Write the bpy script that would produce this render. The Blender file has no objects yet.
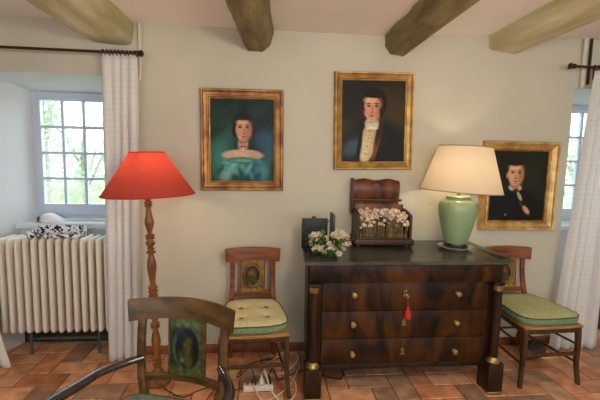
import bpy, bmesh, math, random
import numpy as np
from mathutils import Vector, Matrix, noise
random.seed(7)
PI = math.pi
SC = bpy.context.scene
COL = SC.collection

# ------------------------------------------------------------------ colours and materials
def lin(c):
    return tuple((v/255/12.92 if v/255 <= .04045 else ((v/255+.055)/1.055)**2.4) for v in c)

def mat(name, c1, rough=.5, metal=0., c2=None, scale=6., stretch=(1, 1, 1), detail=4., lo=.35, hi=.65,
        bump=None, attr=None, trans=0., spec=.5, coat=0., distort=0., wave=None):
    m = bpy.data.materials.new(name); m.use_nodes = True
    nt = m.node_tree; N = nt.nodes; L = nt.links
    b = N['Principled BSDF']
    b.inputs['Roughness'].default_value = rough
    b.inputs['Metallic'].default_value = metal
    b.inputs['Specular IOR Level'].default_value = spec
    b.inputs['Coat Weight'].default_value = coat
    b.inputs['Coat Roughness'].default_value = .12
    col = lin(c1)+(1,)
    b.inputs['Base Color'].default_value = col
    tc = N.new('ShaderNodeTexCoord'); mp = N.new('ShaderNodeMapping')
    L.new(tc.outputs['Object'], mp.inputs['Vector']); mp.inputs['Scale'].default_value = stretch
    out = None
    if attr:
        a = N.new('ShaderNodeAttribute'); a.attribute_name = attr
        out = a.outputs['Color']
    if c2:
        if wave:
            t = N.new('ShaderNodeTexWave'); t.inputs['Scale'].default_value = scale
            t.inputs['Distortion'].default_value = distort; t.inputs['Detail'].default_value = detail
            t.inputs['Detail Scale'].default_value = 1.6
            t.wave_type = 'BANDS'; t.bands_direction = wave
        else:
            t = N.new('ShaderNodeTexNoise'); t.inputs['Scale'].default_value = scale
            t.inputs['Detail'].default_value = detail; t.inputs['Distortion'].default_value = distort
        L.new(mp.outputs['Vector'], t.inputs['Vector'])
        r = N.new('ShaderNodeValToRGB')
        r.color_ramp.elements[0].position = lo; r.color_ramp.elements[1].position = hi
        if attr:
            r.color_ramp.elements[0].color = lin(c1)+(1,); r.color_ramp.elements[1].color = lin(c2)+(1,)
            mx = N.new('ShaderNodeMix'); mx.data_type = 'RGBA'; mx.blend_type = 'MULTIPLY'
            mx.inputs['Factor'].default_value = 1.
            L.new(out, mx.inputs[6]); L.new(r.outputs['Color'], mx.inputs[7]); out = mx.outputs[2]
        else:
            r.color_ramp.elements[0].color = col; r.color_ramp.elements[1].color = lin(c2)+(1,)
            out = r.outputs['Color']
        L.new(t.outputs[1 if (wave and False) else 0], r.inputs['Fac'])
    if out is not None:
        L.new(out, b.inputs['Base Color'])
    if bump:
        n = N.new('ShaderNodeTexNoise'); n.inputs['Scale'].default_value = bump[0]; n.inputs['Detail'].default_value = 5
        bp = N.new('ShaderNodeBump'); bp.inputs['Strength'].default_value = bump[1]
        bp.inputs['Distance'].default_value = bump[2] if len(bump) > 2 else .01
        L.new(mp.outputs['Vector'], n.inputs['Vector']); L.new(n.outputs[0], bp.inputs['Height'])
        L.new(bp.outputs['Normal'], b.inputs['Normal'])
    if trans:
        tr = N.new('ShaderNodeBsdfTranslucent'); mx = N.new('ShaderNodeMixShader')
        mx.inputs['Fac'].default_value = trans
        tr.inputs['Color'].default_value = col
        if out is not None: L.new(out, tr.inputs['Color'])
        L.new(b.outputs[0], mx.inputs[1]); L.new(tr.outputs[0], mx.inputs[2])
        L.new(mx.outputs[0], N['Material Output'].inputs['Surface'])
    return m

M = {}
M['wall'] = mat('wall_plaster', (202, 196, 178), .9, c2=(190, 186, 168), scale=1.2, bump=(5, .35, .02))
M['ceiling'] = mat('ceiling_plaster', (240, 238, 236), .9, c2=(234, 231, 228), scale=1.5, bump=(6, .2, .01))
M['alcove'] = mat('white_paint', (218, 222, 226), .75, bump=(5, .25, .02))
M['window'] = mat('window_paint', (196, 206, 222), .5, bump=(30, .1, .003))
M['skirting'] = mat('skirting_tile', (150, 84, 50), .5, c2=(112, 62, 38), scale=9)
M['tile'] = mat('terracotta', (255, 255, 255), .42, c2=(206, 196, 188), scale=9, detail=6, attr='Col', bump=(40, .12, .004), spec=.45)
M['grout'] = mat('grout', (120, 88, 64), .9, bump=(60, .3, .004))
M['beam'] = mat('beam_paint', (158, 146, 104), .85, c2=(112, 98, 60), scale=3, stretch=(4, .7, 4), bump=(14, 1.0, .03), detail=6)
M['beam_pale'] = mat('beam_pale_paint', (206, 202, 172), .85, c2=(174, 166, 126), scale=3, stretch=(3, .5, 3), bump=(9, .5, .02), detail=6)
M['iron'] = mat('dark_iron', (52, 38, 32), .45, .5, bump=(40, .2, .003))
M['bronze'] = mat('brown_ring', (96, 58, 32), .4, .3)
M['white_pipe'] = mat('white_pipe', (214, 206, 190), .5)
M['curtain'] = mat('curtain_linen', (238, 237, 234), .9, c2=(234, 233, 231), scale=8, wave='Z', lo=.6, hi=.8, trans=.3, bump=(120, .15, .002), distort=.3)
M['radiator'] = mat('radiator_enamel', (222, 214, 200), .4, bump=(30, .08, .003))
M['radiator_pipe'] = mat('radiator_pipe', (70, 78, 70), .5)
M['glass'] = bpy.data.materials.new('window_glass'); M['glass'].use_nodes = True
nt = M['glass'].node_tree; nt.nodes.clear()
o_ = nt.nodes.new('ShaderNodeOutputMaterial'); t_ = nt.nodes.new('ShaderNodeBsdfTransparent'); g_ = nt.nodes.new('ShaderNodeBsdfGlossy')
g_.inputs['Roughness'].default_value = .02; x_ = nt.nodes.new('ShaderNodeMixShader'); x_.inputs['Fac'].default_value = .05
t_.inputs['Color'].default_value = (.97, .985, .98, 1)
nt.links.new(t_.outputs[0], x_.inputs[1]); nt.links.new(g_.outputs[0], x_.inputs[2]); nt.links.new(x_.outputs[0], o_.inputs['Surface'])
M['red_shade'] = mat('red_lampshade', (182, 74, 64), .8, c2=(174, 68, 58), scale=60, trans=.45, bump=(200, .1, .002))
M['red_trim'] = mat('red_trim', (170, 40, 28), .8)
M['cream_shade'] = mat('cream_lampshade', (214, 198, 174), .8, c2=(208, 192, 168), scale=80, trans=.36, bump=(240, .1, .002))
M['cream_trim'] = mat('cream_trim', (150, 122, 84), .7)
M['turned'] = mat('turned_wood', (150, 98, 54), .34, c2=(104, 64, 34), scale=5, stretch=(6, 6, 1.2), spec=.4)
M['brass'] = mat('brass', (186, 164, 106), .36, .8, c2=(136, 114, 66), scale=30)
M['green_glaze'] = mat('celadon_glaze', (140, 162, 122), .3, c2=(124, 150, 110), scale=3)
M['dark_stand'] = mat('ebony_stand', (40, 34, 28), .35, coat=.3)
M['porcelain'] = mat('pale_porcelain', (214, 200, 176), .3, c2=(196, 180, 150), scale=20)
M['mahogany'] = mat('mahogany', (19, 12, 6), .42, c2=(86, 50, 20), scale=2.1, stretch=(1.8, 1, .8), detail=5, lo=.36, hi=.74, distort=2.6, spec=.2)
M['mahogany_plain'] = mat('mahogany_dark', (32, 20, 12), .4, c2=(54, 34, 20), scale=4, stretch=(5, 5, .8), spec=.22)
M['marble'] = mat('black_marble', (48, 49, 46), .22, c2=(76, 74, 66), scale=7, detail=8, spec=.6)
M['cherry'] = mat('cherry_wood', (138, 76, 38), .42, c2=(94, 48, 24), scale=3.5, stretch=(1.4, 5, 5), detail=5, distort=.6, spec=.3)
M['walnut'] = mat('walnut_wood', (104, 76, 40), .4, c2=(64, 44, 24), scale=3.5, stretch=(1.4, 5, 5), detail=5, distort=.6, spec=.35)
M['leg_wood'] = mat('dark_leg_wood', (86, 58, 34), .4, c2=(50, 34, 20), scale=3.5, stretch=(5, 5, 1.4), detail=5, distort=.6, spec=.3)
M['dark_walnut'] = mat('dark_lacquered_wood', (58, 48, 46), .2, c2=(42, 34, 34), scale=4, stretch=(3, 3, 3), coat=.6)
M['rush'] = mat('rush_seat', (176, 134, 72), .75, c2=(132, 94, 46), scale=40, wave='Y', distort=1, bump=(90, .4, .004))
M['panel'] = mat('painted_panel', (255, 255, 255), .45, c2=(190, 186, 176), scale=40, attr='Col', spec=.2)
M['cush_cream'] = mat('cream_fabric', (222, 214, 172), .92, c2=(204, 196, 146), scale=60, bump=(150, .25, .003), detail=2)
M['cush_green'] = mat('green_fabric', (190, 190, 142), .92, c2=(166, 174, 122), scale=46, bump=(150, .25, .003), detail=2)
M['cush_grey'] = mat('grey_green_fabric', (126, 138, 122), .92, c2=(96, 112, 98), scale=46, bump=(150, .25, .003), detail=2)
M['boxing'] = mat('green_boxing', (124, 146, 114), .92, c2=(102, 124, 94), scale=60, bump=(150, .2, .002))
M['piping'] = mat('dark_piping', (70, 82, 54), .9)
M['gilt'] = mat('gilt', (198, 158, 92), .38, .6, c2=(124, 86, 44), scale=14, detail=6, lo=.3, hi=.75, bump=(60, .2, .003))
M['gilt_red'] = mat('worn_gilt', (176, 130, 72), .42, .5, c2=(112, 64, 34), scale=10, detail=6, bump=(60, .2, .003))
M['gilt_pale'] = mat('pale_gilt', (220, 186, 122), .38, .55, c2=(176, 136, 76), scale=12, detail=6, bump=(60, .2, .003))
M['canvas'] = mat('oil_paint', (255, 255, 255), .5, c2=(236, 232, 228), scale=50, attr='Col', bump=(120, .15, .002), spec=.2)
M['casket'] = mat('casket_wood', (112, 64, 36), .4, c2=(62, 34, 20), scale=3, stretch=(3, 3, 1), distort=1.6, spec=.35)
M['casket_dark'] = mat('casket_dark_wood', (74, 50, 32), .42, c2=(48, 32, 20), scale=6, spec=.3)
M['dried'] = mat('dried_petals', (238, 220, 200), .95, c2=(172, 136, 110), scale=55, lo=.3, hi=.7)
M['stalk'] = mat('dried_stalk', (138, 118, 78), .9, c2=(92, 76, 48), scale=30)
M['black'] = mat('black_leather', (26, 24, 24), .45, c2=(38, 32, 30), scale=20)
M['black_gloss'] = mat('dark_frame_lacquer', (20, 22, 20), .45, c2=(32, 36, 32), scale=8, spec=.3)
M['petal'] = mat('white_petal', (244, 238, 222), .75, c2=(236, 222, 204), scale=40, trans=.2)
M['flower_heart'] = mat('flower_heart', (206, 166, 96), .8)
M['leaf'] = mat('leaf_green', (84, 136, 56), .55, c2=(54, 100, 38), scale=30, trans=.15)
M['clear'] = mat('bowl_glaze', (70, 84, 66), .15, spec=.6)
M['red_tassel'] = mat('red_silk', (186, 48, 44), .8, c2=(150, 30, 32), scale=60, stretch=(4, 4, .5))
M['plastic'] = mat('white_plastic', (222, 216, 206), .4)
M['red_plastic'] = mat('red_plastic', (210, 50, 40), .4)
M['cable_white'] = mat('white_cable', (206, 196, 184), .5)
M['cable_dark'] = mat('dark_cable', (38, 30, 28), .5)
M['cap'] = mat('white_cotton', (226, 226, 228), .9, bump=(80, .2, .003))
M['cap_grey'] = mat('grey_cotton', (128, 128, 130), .9)
M['bag'] = mat('dark_brown_leather', (40, 30, 26), .5, c2=(58, 42, 34), scale=16, bump=(50, .3, .004))
M['tray'] = mat('patterned_tray', (18, 18, 24), .5, c2=(228, 230, 234), scale=62, stretch=(1, 1, 1), detail=0, lo=.42, hi=.48)
M['recess_shade'] = mat('recess_shade', (58, 50, 42), .8, c2=(44, 38, 32), scale=9)  # dark tone standing in for the shade at the foot of the recess
M['grass'] = mat('lawn_green', (120, 150, 92), .95, c2=(150, 170, 120), scale=4)
M['foliage'] = mat('foliage', (170, 204, 164), .8, c2=(204, 224, 194), scale=3, trans=.35)
M['bark'] = mat('bark', (186, 180, 174), .9, c2=(150, 146, 140), scale=12)

# ------------------------------------------------------------------ mesh builder
class MB:
    def __init__(s): s.bm = bmesh.new()
    def _merge(s, b):
        me = bpy.data.meshes.new('tmp'); b.to_mesh(me); b.free(); s.bm.from_mesh(me); bpy.data.meshes.remove(me)
    def box(s, x0, x1, y0, y1, z0, z1, bev=0., seg=2, rot=None, piv=None):
        b = bmesh.new(); bmesh.ops.create_cube(b, size=1)
        for v in b.verts:
            v.co = Vector(((x0+x1)/2+v.co.x*(x1-x0), (y0+y1)/2+v.co.y*(y1-y0), (z0+z1)/2+v.co.z*(z1-z0)))
        if bev: bmesh.ops.bevel(b, geom=list(b.edges), offset=bev, segments=seg, profile=.5, affect='EDGES')
        if rot: bmesh.ops.rotate(b, cent=piv or Vector(((x0+x1)/2, (y0+y1)/2, (z0+z1)/2)), matrix=rot, verts=b.verts)
        s._merge(b); return s
    def loft(s, rings, caps=True, closed=False):
        vs = [[s.bm.verts.new(p) for p in r] for r in rings]
        n = len(vs[0]); R = len(vs)
        for i in range(R if closed else R-1):
            a, b = vs[i], vs[(i+1) % R]
            for j in range(n):
                s.bm.faces.new((a[j], a[(j+1) % n], b[(j+1) % n], b[j]))
        if caps and not closed:
            s.bm.faces.new(vs[0][::-1]); s.bm.faces.new(vs[-1])
        return s
    def grid(s, rows):
        vs = [[s.bm.verts.new(p) for p in r] for r in rows]
        for i in range(len(vs)-1):
            for j in range(len(vs[0])-1):
                s.bm.faces.new((vs[i][j], vs[i][j+1], vs[i+1][j+1], vs[i+1][j]))
        return s
    def tube(s, pts, r=.01, seg=8, r2=None, closed=False, up=None):
        """round (or elliptical: r across, r2 along 'up') tube through pts"""
        P = [Vector(p) for p in pts]; n = len(P); rings = []
        rr = r if isinstance(r, (list, tuple)) else [r]*n
        r2l = (r2 if isinstance(r2, (list, tuple)) else [r2]*n) if r2 is not None else rr
        prev = None
        for i in range(n):
            if closed: t = P[(i+1) % n]-P[i-1]
            else: t = P[min(i+1, n-1)]-P[max(i-1, 0)]
            t.normalize()
            if up is not None: u = Vector(up)
            else: u = prev if prev is not None else (Vector((0, 0, 1)) if abs(t.z) < .9 else Vector((1, 0, 0)))
            a = t.cross(u)
            if a.length < 1e-5: a = t.cross(Vector((0, 1, 0)))
            a.normalize(); b = a.cross(t).normalized(); prev = b
            rings.append([P[i]+a*rr[i]*math.cos(k*2*PI/seg)+b*r2l[i]*math.sin(k*2*PI/seg) for k in range(seg)])
        return s.loft(rings, True, closed)
    def bar(s, pts, w, d, up=(0, 1, 0)):
        """rectangular bar; w across (perpendicular to up), d along up; lists allowed"""
        P = [Vector(p) for p in pts]; n = len(P); rings = []
        W = w if isinstance(w, (list, tuple)) else [w]*n
        D = d if isinstance(d, (list, tuple)) else [d]*n
        for i in range(n):
            t = (P[min(i+1, n-1)]-P[max(i-1, 0)]).normalized()
            a = t.cross(Vector(up)).normalized(); b = a.cross(t).normalized()
            q = []
            for sx, sy in ((-1, -.7), (-.7, -1), (.7, -1), (1, -.7), (1, .7), (.7, 1), (-.7, 1), (-1, .7)):
                q.append(P[i]+a*sx*W[i]/2+b*sy*D[i]/2)
            rings.append(q)
        return s.loft(rings)
    def lathe(s, prof, c=(0, 0, 0), seg=28, axis='Z', caps=True):
        rings = []
        for r, z in prof:
            ring = []
            for k in range(seg):
                a = k*2*PI/seg
                p = (r*math.cos(a), r*math.sin(a), z)
                if axis == 'Y': p = (p[0], -p[2], p[1])
                if axis == 'X': p = (p[2], p[0], p[1])
                ring.append(Vector(c)+Vector(p))
            rings.append(ring)
        return s.loft(rings, caps)
    def ball(s, c, r, sc=(1, 1, 1), u=12, v=8):
        b = bmesh.new(); bmesh.ops.create_uvsphere(b, u_segments=u, v_segments=v, radius=1)
        for w in b.verts: w.co = Vector((c[0]+w.co.x*r*sc[0], c[1]+w.co.y*r*sc[1], c[2]+w.co.z*r*sc[2]))
        s._merge(b); return s
    def build(s, name, m, parent=None, loc=(0, 0, 0), rot=(0, 0, 0), smooth=35, colors=None):
        bm = s.bm
        bmesh.ops.recalc_face_normals(bm, faces=bm.faces)
        me = bpy.data.meshes.new(name)
        for f in bm.faces: f.smooth = smooth > 0
        bm.to_mesh(me); bm.free()
        if smooth: me.set_sharp_from_angle(angle=math.radians(smooth))
        if m: me.materials.append(M[m] if isinstance(m, str) else m)
        if colors is not None:
            at = me.color_attributes.new('Col', 'FLOAT_COLOR', 'POINT')
            at.data.foreach_set('color', np.asarray(colors, np.float32).ravel())
        o = bpy.data.objects.new(name, me); COL.objects.link(o)
        o.location = loc; o.rotation_euler = rot
        if parent: o.parent = parent
        return o

def tag(o, label, cat, group=None, kind=None):
    o['label'] = label; o['category'] = cat
    if group: o['group'] = group
    if kind: o['kind'] = kind
    return o
def thing(name, label, cat, loc=(0, 0, 0), rz=0, group=None, rot=None):
    o = bpy.data.objects.new(name, None); COL.objects.link(o)
    o.location = loc; o.rotation_euler = rot or (0, 0, rz); o.empty_display_size = .1
    return tag(o, label, cat, group)
def struct(o): o['kind'] = 'structure'; return o
def smoothpath(pts, n=8, closed=False):
    P = [Vector(p) for p in pts]; out = []; N = len(P)
    for i in range(N if closed else N-1):
        p0 = P[i-1] if (closed or i > 0) else P[0]; p1 = P[i]; p2 = P[(i+1) % N]
        p3 = P[(i+2) % N] if (closed or i+2 < N) else P[-1]
        for k in range(n):
            t = k/n
            out.append(.5*((2*p1)+(-p0+p2)*t+(2*p0-5*p1+4*p2-p3)*t*t+(-p0+3*p1-3*p2+p3)*t**3))
    if not closed: out.append(P[-1])
    return out

# ------------------------------------------------------------------ room shell
W = 2.94          # face of the back wall
AL0, AL1, ALZ = -2.03, -.93, 2.118      # left window recess
AR0, AR1, ARZ = 2.50, 3.40, 2.17         # right window recess
TH = .46
def zc(x):
    xs = [-4, .9, 1.8, 5]; zs = [2.49, 2.495, 2.55, 2.575]
    return float(np.interp(x, xs, zs))
XL, XR, YB = -3.0, 4.6, -2.6
for q in ((XL-.2, AL0, -.05, 2.62), (AL1, AR0, -.05, 2.62), (AR1, XR+.2, -.05, 2.62), (AL0, AL1, ALZ, 2.62), (AR0, AR1, ARZ, 2.62)):
    struct(MB().box(q[0], q[1], W, W+TH, q[2], q[3]).build('wall_back', 'wall', smooth=0))
struct(MB().box(XL-.2, XL, YB, W, -.05, 2.62).build('wall_left', 'wall', smooth=0))
struct(MB().box(XR, XR+.2, YB, W, -.05, 2.62).build('wall_right', 'wall', smooth=0))
# recess linings (white painted reveals) and sills
def recess(x0, x1, zt, dx, zb, n):
    """white painted splayed reveals, the low wall under the sill and the sill itself"""
    nm = 'wall_recess'
    for a, c in ((x0, dx), (x1, -dx)):
        p = [(a, W+.004), (a+c, W+.40), (a+c, W+TH), (a, W+TH)]
        struct(MB().loft([[(x, y, 0) for x, y in p], [(x, y, zt) for x, y in p]]).build(nm, 'alcove', smooth=0))
    p = [(W+.004, zt), (W+.40, zb), (W+TH, zb), (W+TH, zt)]
    struct(MB().loft([[(x0, y, z) for y, z in p], [(x1, y, z) for y, z in p]]).build(nm, 'alcove', smooth=0))
    struct(MB().box(x0+.02, x1-.02, W+.27, W+TH, 0, .955).build(nm, 'alcove', smooth=0))
    struct(MB().box(x0+.085, x1-.085, W+.215, W+TH-.03, .955, 1.0, .006).build('trim_%d' % n, 'alcove'))
    struct(MB().box(x0+.02, x1-.02, W+.245, W+.275, 0, .20, .004).build('shade_strip_recess', 'recess_shade', smooth=0))  # dark strip painting in the shade below the radiator, no real skirting
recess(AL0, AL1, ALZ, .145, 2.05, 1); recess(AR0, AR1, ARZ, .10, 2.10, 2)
def window(x0, x1, z0, z1, ncol, n):
    Y = W+.40
    w = bpy.data.objects.new('window_%d' % n, None); COL.objects.link(w); w.location = (0, 0, 0); w['kind'] = 'structure'
    f = MB()
    f.box(x0, x0+.035, Y, Y+.05, z0, z1, .004); f.box(x1-.035, x1, Y, Y+.05, z0, z1, .004)
    f.box(x0+.034, x1-.034, Y+.001, Y+.049, z1-.045, z1-.001, .004); f.box(x0+.034, x1-.034, Y+.001, Y+.049, z0+.001, z0+.04, .004)
    f.build('window_frame', 'window', w)
    s = MB(); a0, a1, c0, c1 = x0+.03, x1-.03, z0+.035, z1-.04
    st = .042
    s.box(a0, a0+st, Y-.012, Y+.03, c0, c1, .005); s.box(a1-st, a1, Y-.012, Y+.03, c0, c1, .005)
    s.box(a0+st-.003, a1-st+.003, Y-.011, Y+.029, c1-.03, c1-.001, .005); s.box(a0+st-.003, a1-st+.003, Y-.011, Y+.029, c0+.001, c0+.095, .005)
    g0, g1, h0, h1 = a0+st, a1-st, c0+.095, c1-.03
    for k in range(1, ncol): x = g0+(g1-g0)*k/ncol; s.box(x-.011, x+.011, Y-.006, Y+.026, h0-.005, h1+.005, .003)
    for k in range(1, 4): z = h0+(h1-h0)*k/4; s.box(g0-.005, g1+.005, Y-.005, Y+.025, z-.011, z+.011, .003)
    s.build('sash', 'window', w)
    for z in (c0+.16, c1-.12):
        MB().lathe([(0, -.03), (.008, -.028), (.008, .028), (0, .03)], (a0+.002, Y-.016, z), 10).build('hinge', 'window', w)
    p = MB()
    for i in range(ncol):
        for j in range(4):
            p.box(g0+(g1-g0)*i/ncol+.004, g0+(g1-g0)*(i+1)/ncol-.004, Y+.008, Y+.012, h0+(h1-h0)*j/4+.004, h0+(h1-h0)*(j+1)/4-.004)
    p.build('glazing', 'glass', w, smooth=0)
window(-1.885, -1.075, 1.005, 2.05, 4, 1)
window(AR0+.10, AR1-.10, 1.005, 2.10, 4, 2)
struct(MB().box(XL-.2, XR+.2, YB-.2, YB, -.05, .65).build('wall_light_block', 'wall', smooth=0))  # unseen low wall, added to hold low light off the floor under the chest
struct(MB().box(XL-.2, XR+.2, YB-.2, YB, 2.32, 2.62).build('wall_light_block', 'wall', smooth=0))  # unseen upper band of the same added wall
# ceiling
b = MB(); xs = [XL-.2, -1, .0, .9, 1.2, 1.5, 1.8, 2.6, 3.4, XR+.2]
low = [[(x, y, zc(x)) for x in xs] for y in (YB, 0, W+.02)]
up = [[(x, y, zc(x)+.1) for x in xs] for y in (YB, 0, W+.02)]
b.grid(low); b.grid(up)
struct(b.build('ceiling', 'ceiling', smooth=60))
# floor: herringbone of terracotta tiles, 15 x 30 cm
struct(MB().box(XL-.2, XR+.2, YB, W+TH, -.06, -.006).build('floor', 'grout', smooth=0))
b = MB(); cols = []
T = .15; g = .004
def tile(x0, y0, x1, y1):
    if x1 < XL or x0 > XR or y1 < YB or y0 > W+.26: return
    x0 += g; y0 += g; x1 -= g; y1 -= g; e = .004
    y1 = min(y1, W+.27); x0 = max(x0, XL); x1 = min(x1, XR)
    if y1-y0 < .02 or x1-x0 < .02: return
    h = random.uniform(-.001, .001)
    lo = [(x0, y0, -.008), (x1, y0, -.008), (x1, y1, -.008), (x0, y1, -.008)]
    mi = [(x, y, h-.003) for x, y, z in lo]
    hi = [(x0+e, y0+e, h), (x1-e, y0+e, h), (x1-e, y1-e, h), (x0+e, y1-e, h)]
    b.loft([lo, mi, hi])
    k = random.random()
    c = np.array(lin((250, 194, 150)))*(1-k)+np.array(lin((228, 154, 108)))*k
    if random.random() < .22: c = np.array(lin((214, 170, 140)))*random.uniform(.75, 1.0)
    c = c*random.uniform(.8, 1.12)
    cols.extend([list(c)+[1]]*12)
for i in range(-60, 60):
    for j in range(-20, 20):
        # herringbone lattice: vectors (T,T) and (2T,-2T)... horizontal and vertical tile per cell
        ox, oy = i*T+j*2*T, i*T-j*2*T
        if XL-.6 < ox < XR+.6 and YB-.6 < oy < W+.8:
            tile(ox, oy, ox+2*T, oy+T)
            tile(ox-T, oy, ox, oy+2*T) if False else tile(ox+2*T, oy, ox+3*T, oy+2*T) if False else tile(ox, oy+T, ox+T, oy+3*T)
struct(b.build('floor_tiles', 'tile', smooth=0, colors=cols))
# skirting
b = MB(); b.box(AL1, AR0, W-.014, W+.01, 0, .068, .004)
struct(b.build('baseboard_back', 'skirting'))

# ------------------------------------------------------------------ ceiling beams
def beam(name, sec, label, seed, m, rough=.012, y0=-2.4, flare=0., drift=0.):
    """sec: polygon (x, z) seen from the front, counter-clockwise, first/last points up in the ceiling"""
    rnd = random.Random(seed); b = MB(); rings = []; n = 170
    # densify the section
    S = []
    for i in range(len(sec)):
        p, q = Vector(sec[i]), Vector(sec[(i+1) % len(sec)])
        k = max(1, int((q-p).length/.035))
        for t in range(k): S.append(p.lerp(q, t/k))
    cx = sum(p.x for p in S)/len(S)
    for r in range(n+1):
        t = r/n; y = W+.015+(y0-W)*t
        wob = noise.noise(Vector((t*3.1, seed*3.3, 0)))*.02*min(1, t*8)
        ring = []
        for p in S:
            d = noise.noise(Vector((p.x*7+seed, y*2.4, p.y*9)))*rough + noise.noise(Vector((p.x*22, y*7, p.y*22+seed)))*rough*.45
            d *= min(1, .3+t*10)
            ring.append((p.x+wob+d+drift*(y-W)+(p.x-cx)*flare*t, y, p.y+d*.7))
        rings.append(ring)
    b.loft(rings)
    o = b.build(name, m, smooth=50)
    return tag(o, label, 'beam', 'ceiling beams')
beam('ceiling_beam', [(-1.265, 2.60), (-1.24, 2.37), (-1.215, 2.342), (-.985, 2.334), (-.95, 2.355), (-.93, 2.60)],
     'pale painted ceiling beam ending above the left curtain rod', 1, 'beam_pale', .014, drift=.045)
beam('ceiling_beam', [(-.235, 2.60), (-.16, 2.38), (-.126, 2.336), (-.02, 2.334), (.035, 2.38), (.06, 2.47), (.062, 2.60)],
     'olive brown ceiling beam ending above the portrait of the woman', 2, 'beam', .018, drift=.06)
beam('ceiling_beam', [(.895, 2.60), (.912, 2.42), (.95, 2.362), (1.06, 2.352), (1.085, 2.40), (1.09, 2.60)],
     'rough hewn ceiling beam with deep adze marks above the portrait with white cravat', 3, 'beam', .04)
beam('ceiling_beam', [(1.735, 2.64), (1.745, 2.46), (1.765, 2.432), (1.96, 2.412), (1.99, 2.43), (2.03, 2.64)],
     'wide olive ceiling beam above the portrait of the young man at right', 4, 'beam_pale', .008)

# ------------------------------------------------------------------ pipes, rods
o = MB().tube(smoothpath([(-.893, W-.018, 2.50), (-.893, W-.018, 2.2), (-.895, W-.018, 2.12), (-.915, W-.018, 2.09), (-.965, W-.018, 2.08), (-1.0, W-.018, 2.08)], 5), .014, 10).build('wall_pipe', 'white_pipe')
MB().lathe([(.0, 0), (.019, 0), (.019, .02), (0, .02)], (-.893, W-.018, 2.44), 12).build('pipe_clip', 'white_pipe', o)
tag(o, 'white pipe bending behind the left curtain below the ceiling', 'pipe')
o = MB().tube([(2.545, W-.02, 2.56), (2.545, W-.02, 2.35), (2.55, W-.02, 2.17)], .016, 10).build('wall_pipe', 'white_pipe')
tag(o, 'white pipe running down the wall above the right window', 'pipe')
o = MB().tube([(2.60, W-.014, 2.56), (2.60, W-.014, 2.2)], .011, 8).build('dark_strip', 'cable_dark')  # narrow dark upright tube on the wall
tag(o, 'thin dark upright strip beside the white pipe above the right window', 'conduit')

def rod(x0, x1, z, inner, label, ringx):
    t = thing('curtain_rod', label, 'curtain rod', ((x0+x1)/2, W-.11, z), 0)
    cx = (x0+x1)/2
    MB().tube([(x0-cx, 0, 0), (x1-cx, 0, 0)], .0095, 10).build('pole', 'iron', t)
    for xe, s in ((x0, -1), (x1, 1)):
        f = MB().lathe([(0, 0), (.016, .0), (.02, .012), (.012, .022), (.022, .034), (.024, .046), (.012, .058), (0, .06)], (0, 0, 0), 14, 'X')
        if s < 0: bmesh.ops.scale(f.bm, vec=(-1, 1, 1), verts=f.bm.verts)
        f.build('finial', 'iron', t, (xe-cx, 0, 0))
    for xb in inner:
        MB().tube([(xb-cx, 0, -.012), (xb-cx, .06, -.03), (xb-cx, .108, -.03)], .007, 8).box(xb-cx-.015, xb-cx+.015, .1, .108, -.07, .02, .003).build('bracket', 'iron', t)
    for x in ringx:
        a = [(x-cx+random.uniform(-.004, .004)+.005*math.sin(k*PI/6), .019*math.cos(k*PI/6), .019*math.sin(k*PI/6)-.004) for k in range(12)]
        MB().tube(a, .0045, 6, closed=True).build('ring', 'bronze', t)
    return t
rod(-2.5, -.90, 2.256, [-.98, -2.4], 'dark iron curtain rod with brown rings over the left window', [-1.115+i*.026 for i in range(10)]+[-2.3+i*.03 for i in range(8)])
rod(2.40, 3.5, 2.312, [2.66, 3.42], 'dark curtain rod over the right window', [2.56+i*.03 for i in range(9)])

# ------------------------------------------------------------------ curtains
def curtain(label, zt, outline, yfun, folds, amp, seed):
    """outline(s)->(x at u=0, x at u=1) for height fraction s (0 top, 1 floor)"""
    rnd = random.Random(seed); b = MB(); rows = []; nu = 120; nv = 46
    ph = [rnd.uniform(0, 6.28) for _ in range(4)]
    for v in range(nv+1):
        s = v/nv; x0, x1 = outline(s); row = []
        for u in range(nu+1):
            t = u/nu
            tt = t+.02*math.sin(t*9+ph[0]+s*1.5)
            a = amp*(.35+.65*min(1, s*3+.15))*(.8+.3*math.sin(t*5+ph[1]))
            y = yfun(t, s)+a*math.sin(tt*folds*2*PI+ph[2]+.6*math.sin(s*2+ph[3]))
            x = x0+(x1-x0)*t+a*.35*math.cos(tt*folds*2*PI+ph[2])
            if s < .035: y = yfun(t, s)+.6*(y-yfun(t, s))
            row.append((x, y, zt*(1-s)+.012*s))
        rows.append(row)
    b.grid(rows); bm = b.bm
    o = b.build('curtain', 'curtain', smooth=80)
    md = o.modifiers.new('thickness', 'SOLIDIFY'); md.thickness = .0025
    return tag(o, label, 'curtain', 'white curtains')
curtain('white curtain hanging between the left window and the red lamp', 2.244,
        lambda s: (-1.118-.02*s, -.882-.045*s), lambda t, s: W-.115+.05*t*s-.0*s, 4, .026, 3)
curtain('white curtain at the left edge, only its hem seen beside the radiator', 2.244,
        lambda s: (-2.34, -2.0+.20*max(0, s-.3)**2/.49), lambda t, s: W-.13-.03*s, 5, .021, 5)
curtain('white curtain at the right edge in front of the right window', 2.292,
        lambda s: (2.565-.155*s**1.1, 2.86-.02*s), lambda t, s: W-.11, 4.2, .03, 9)

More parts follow.
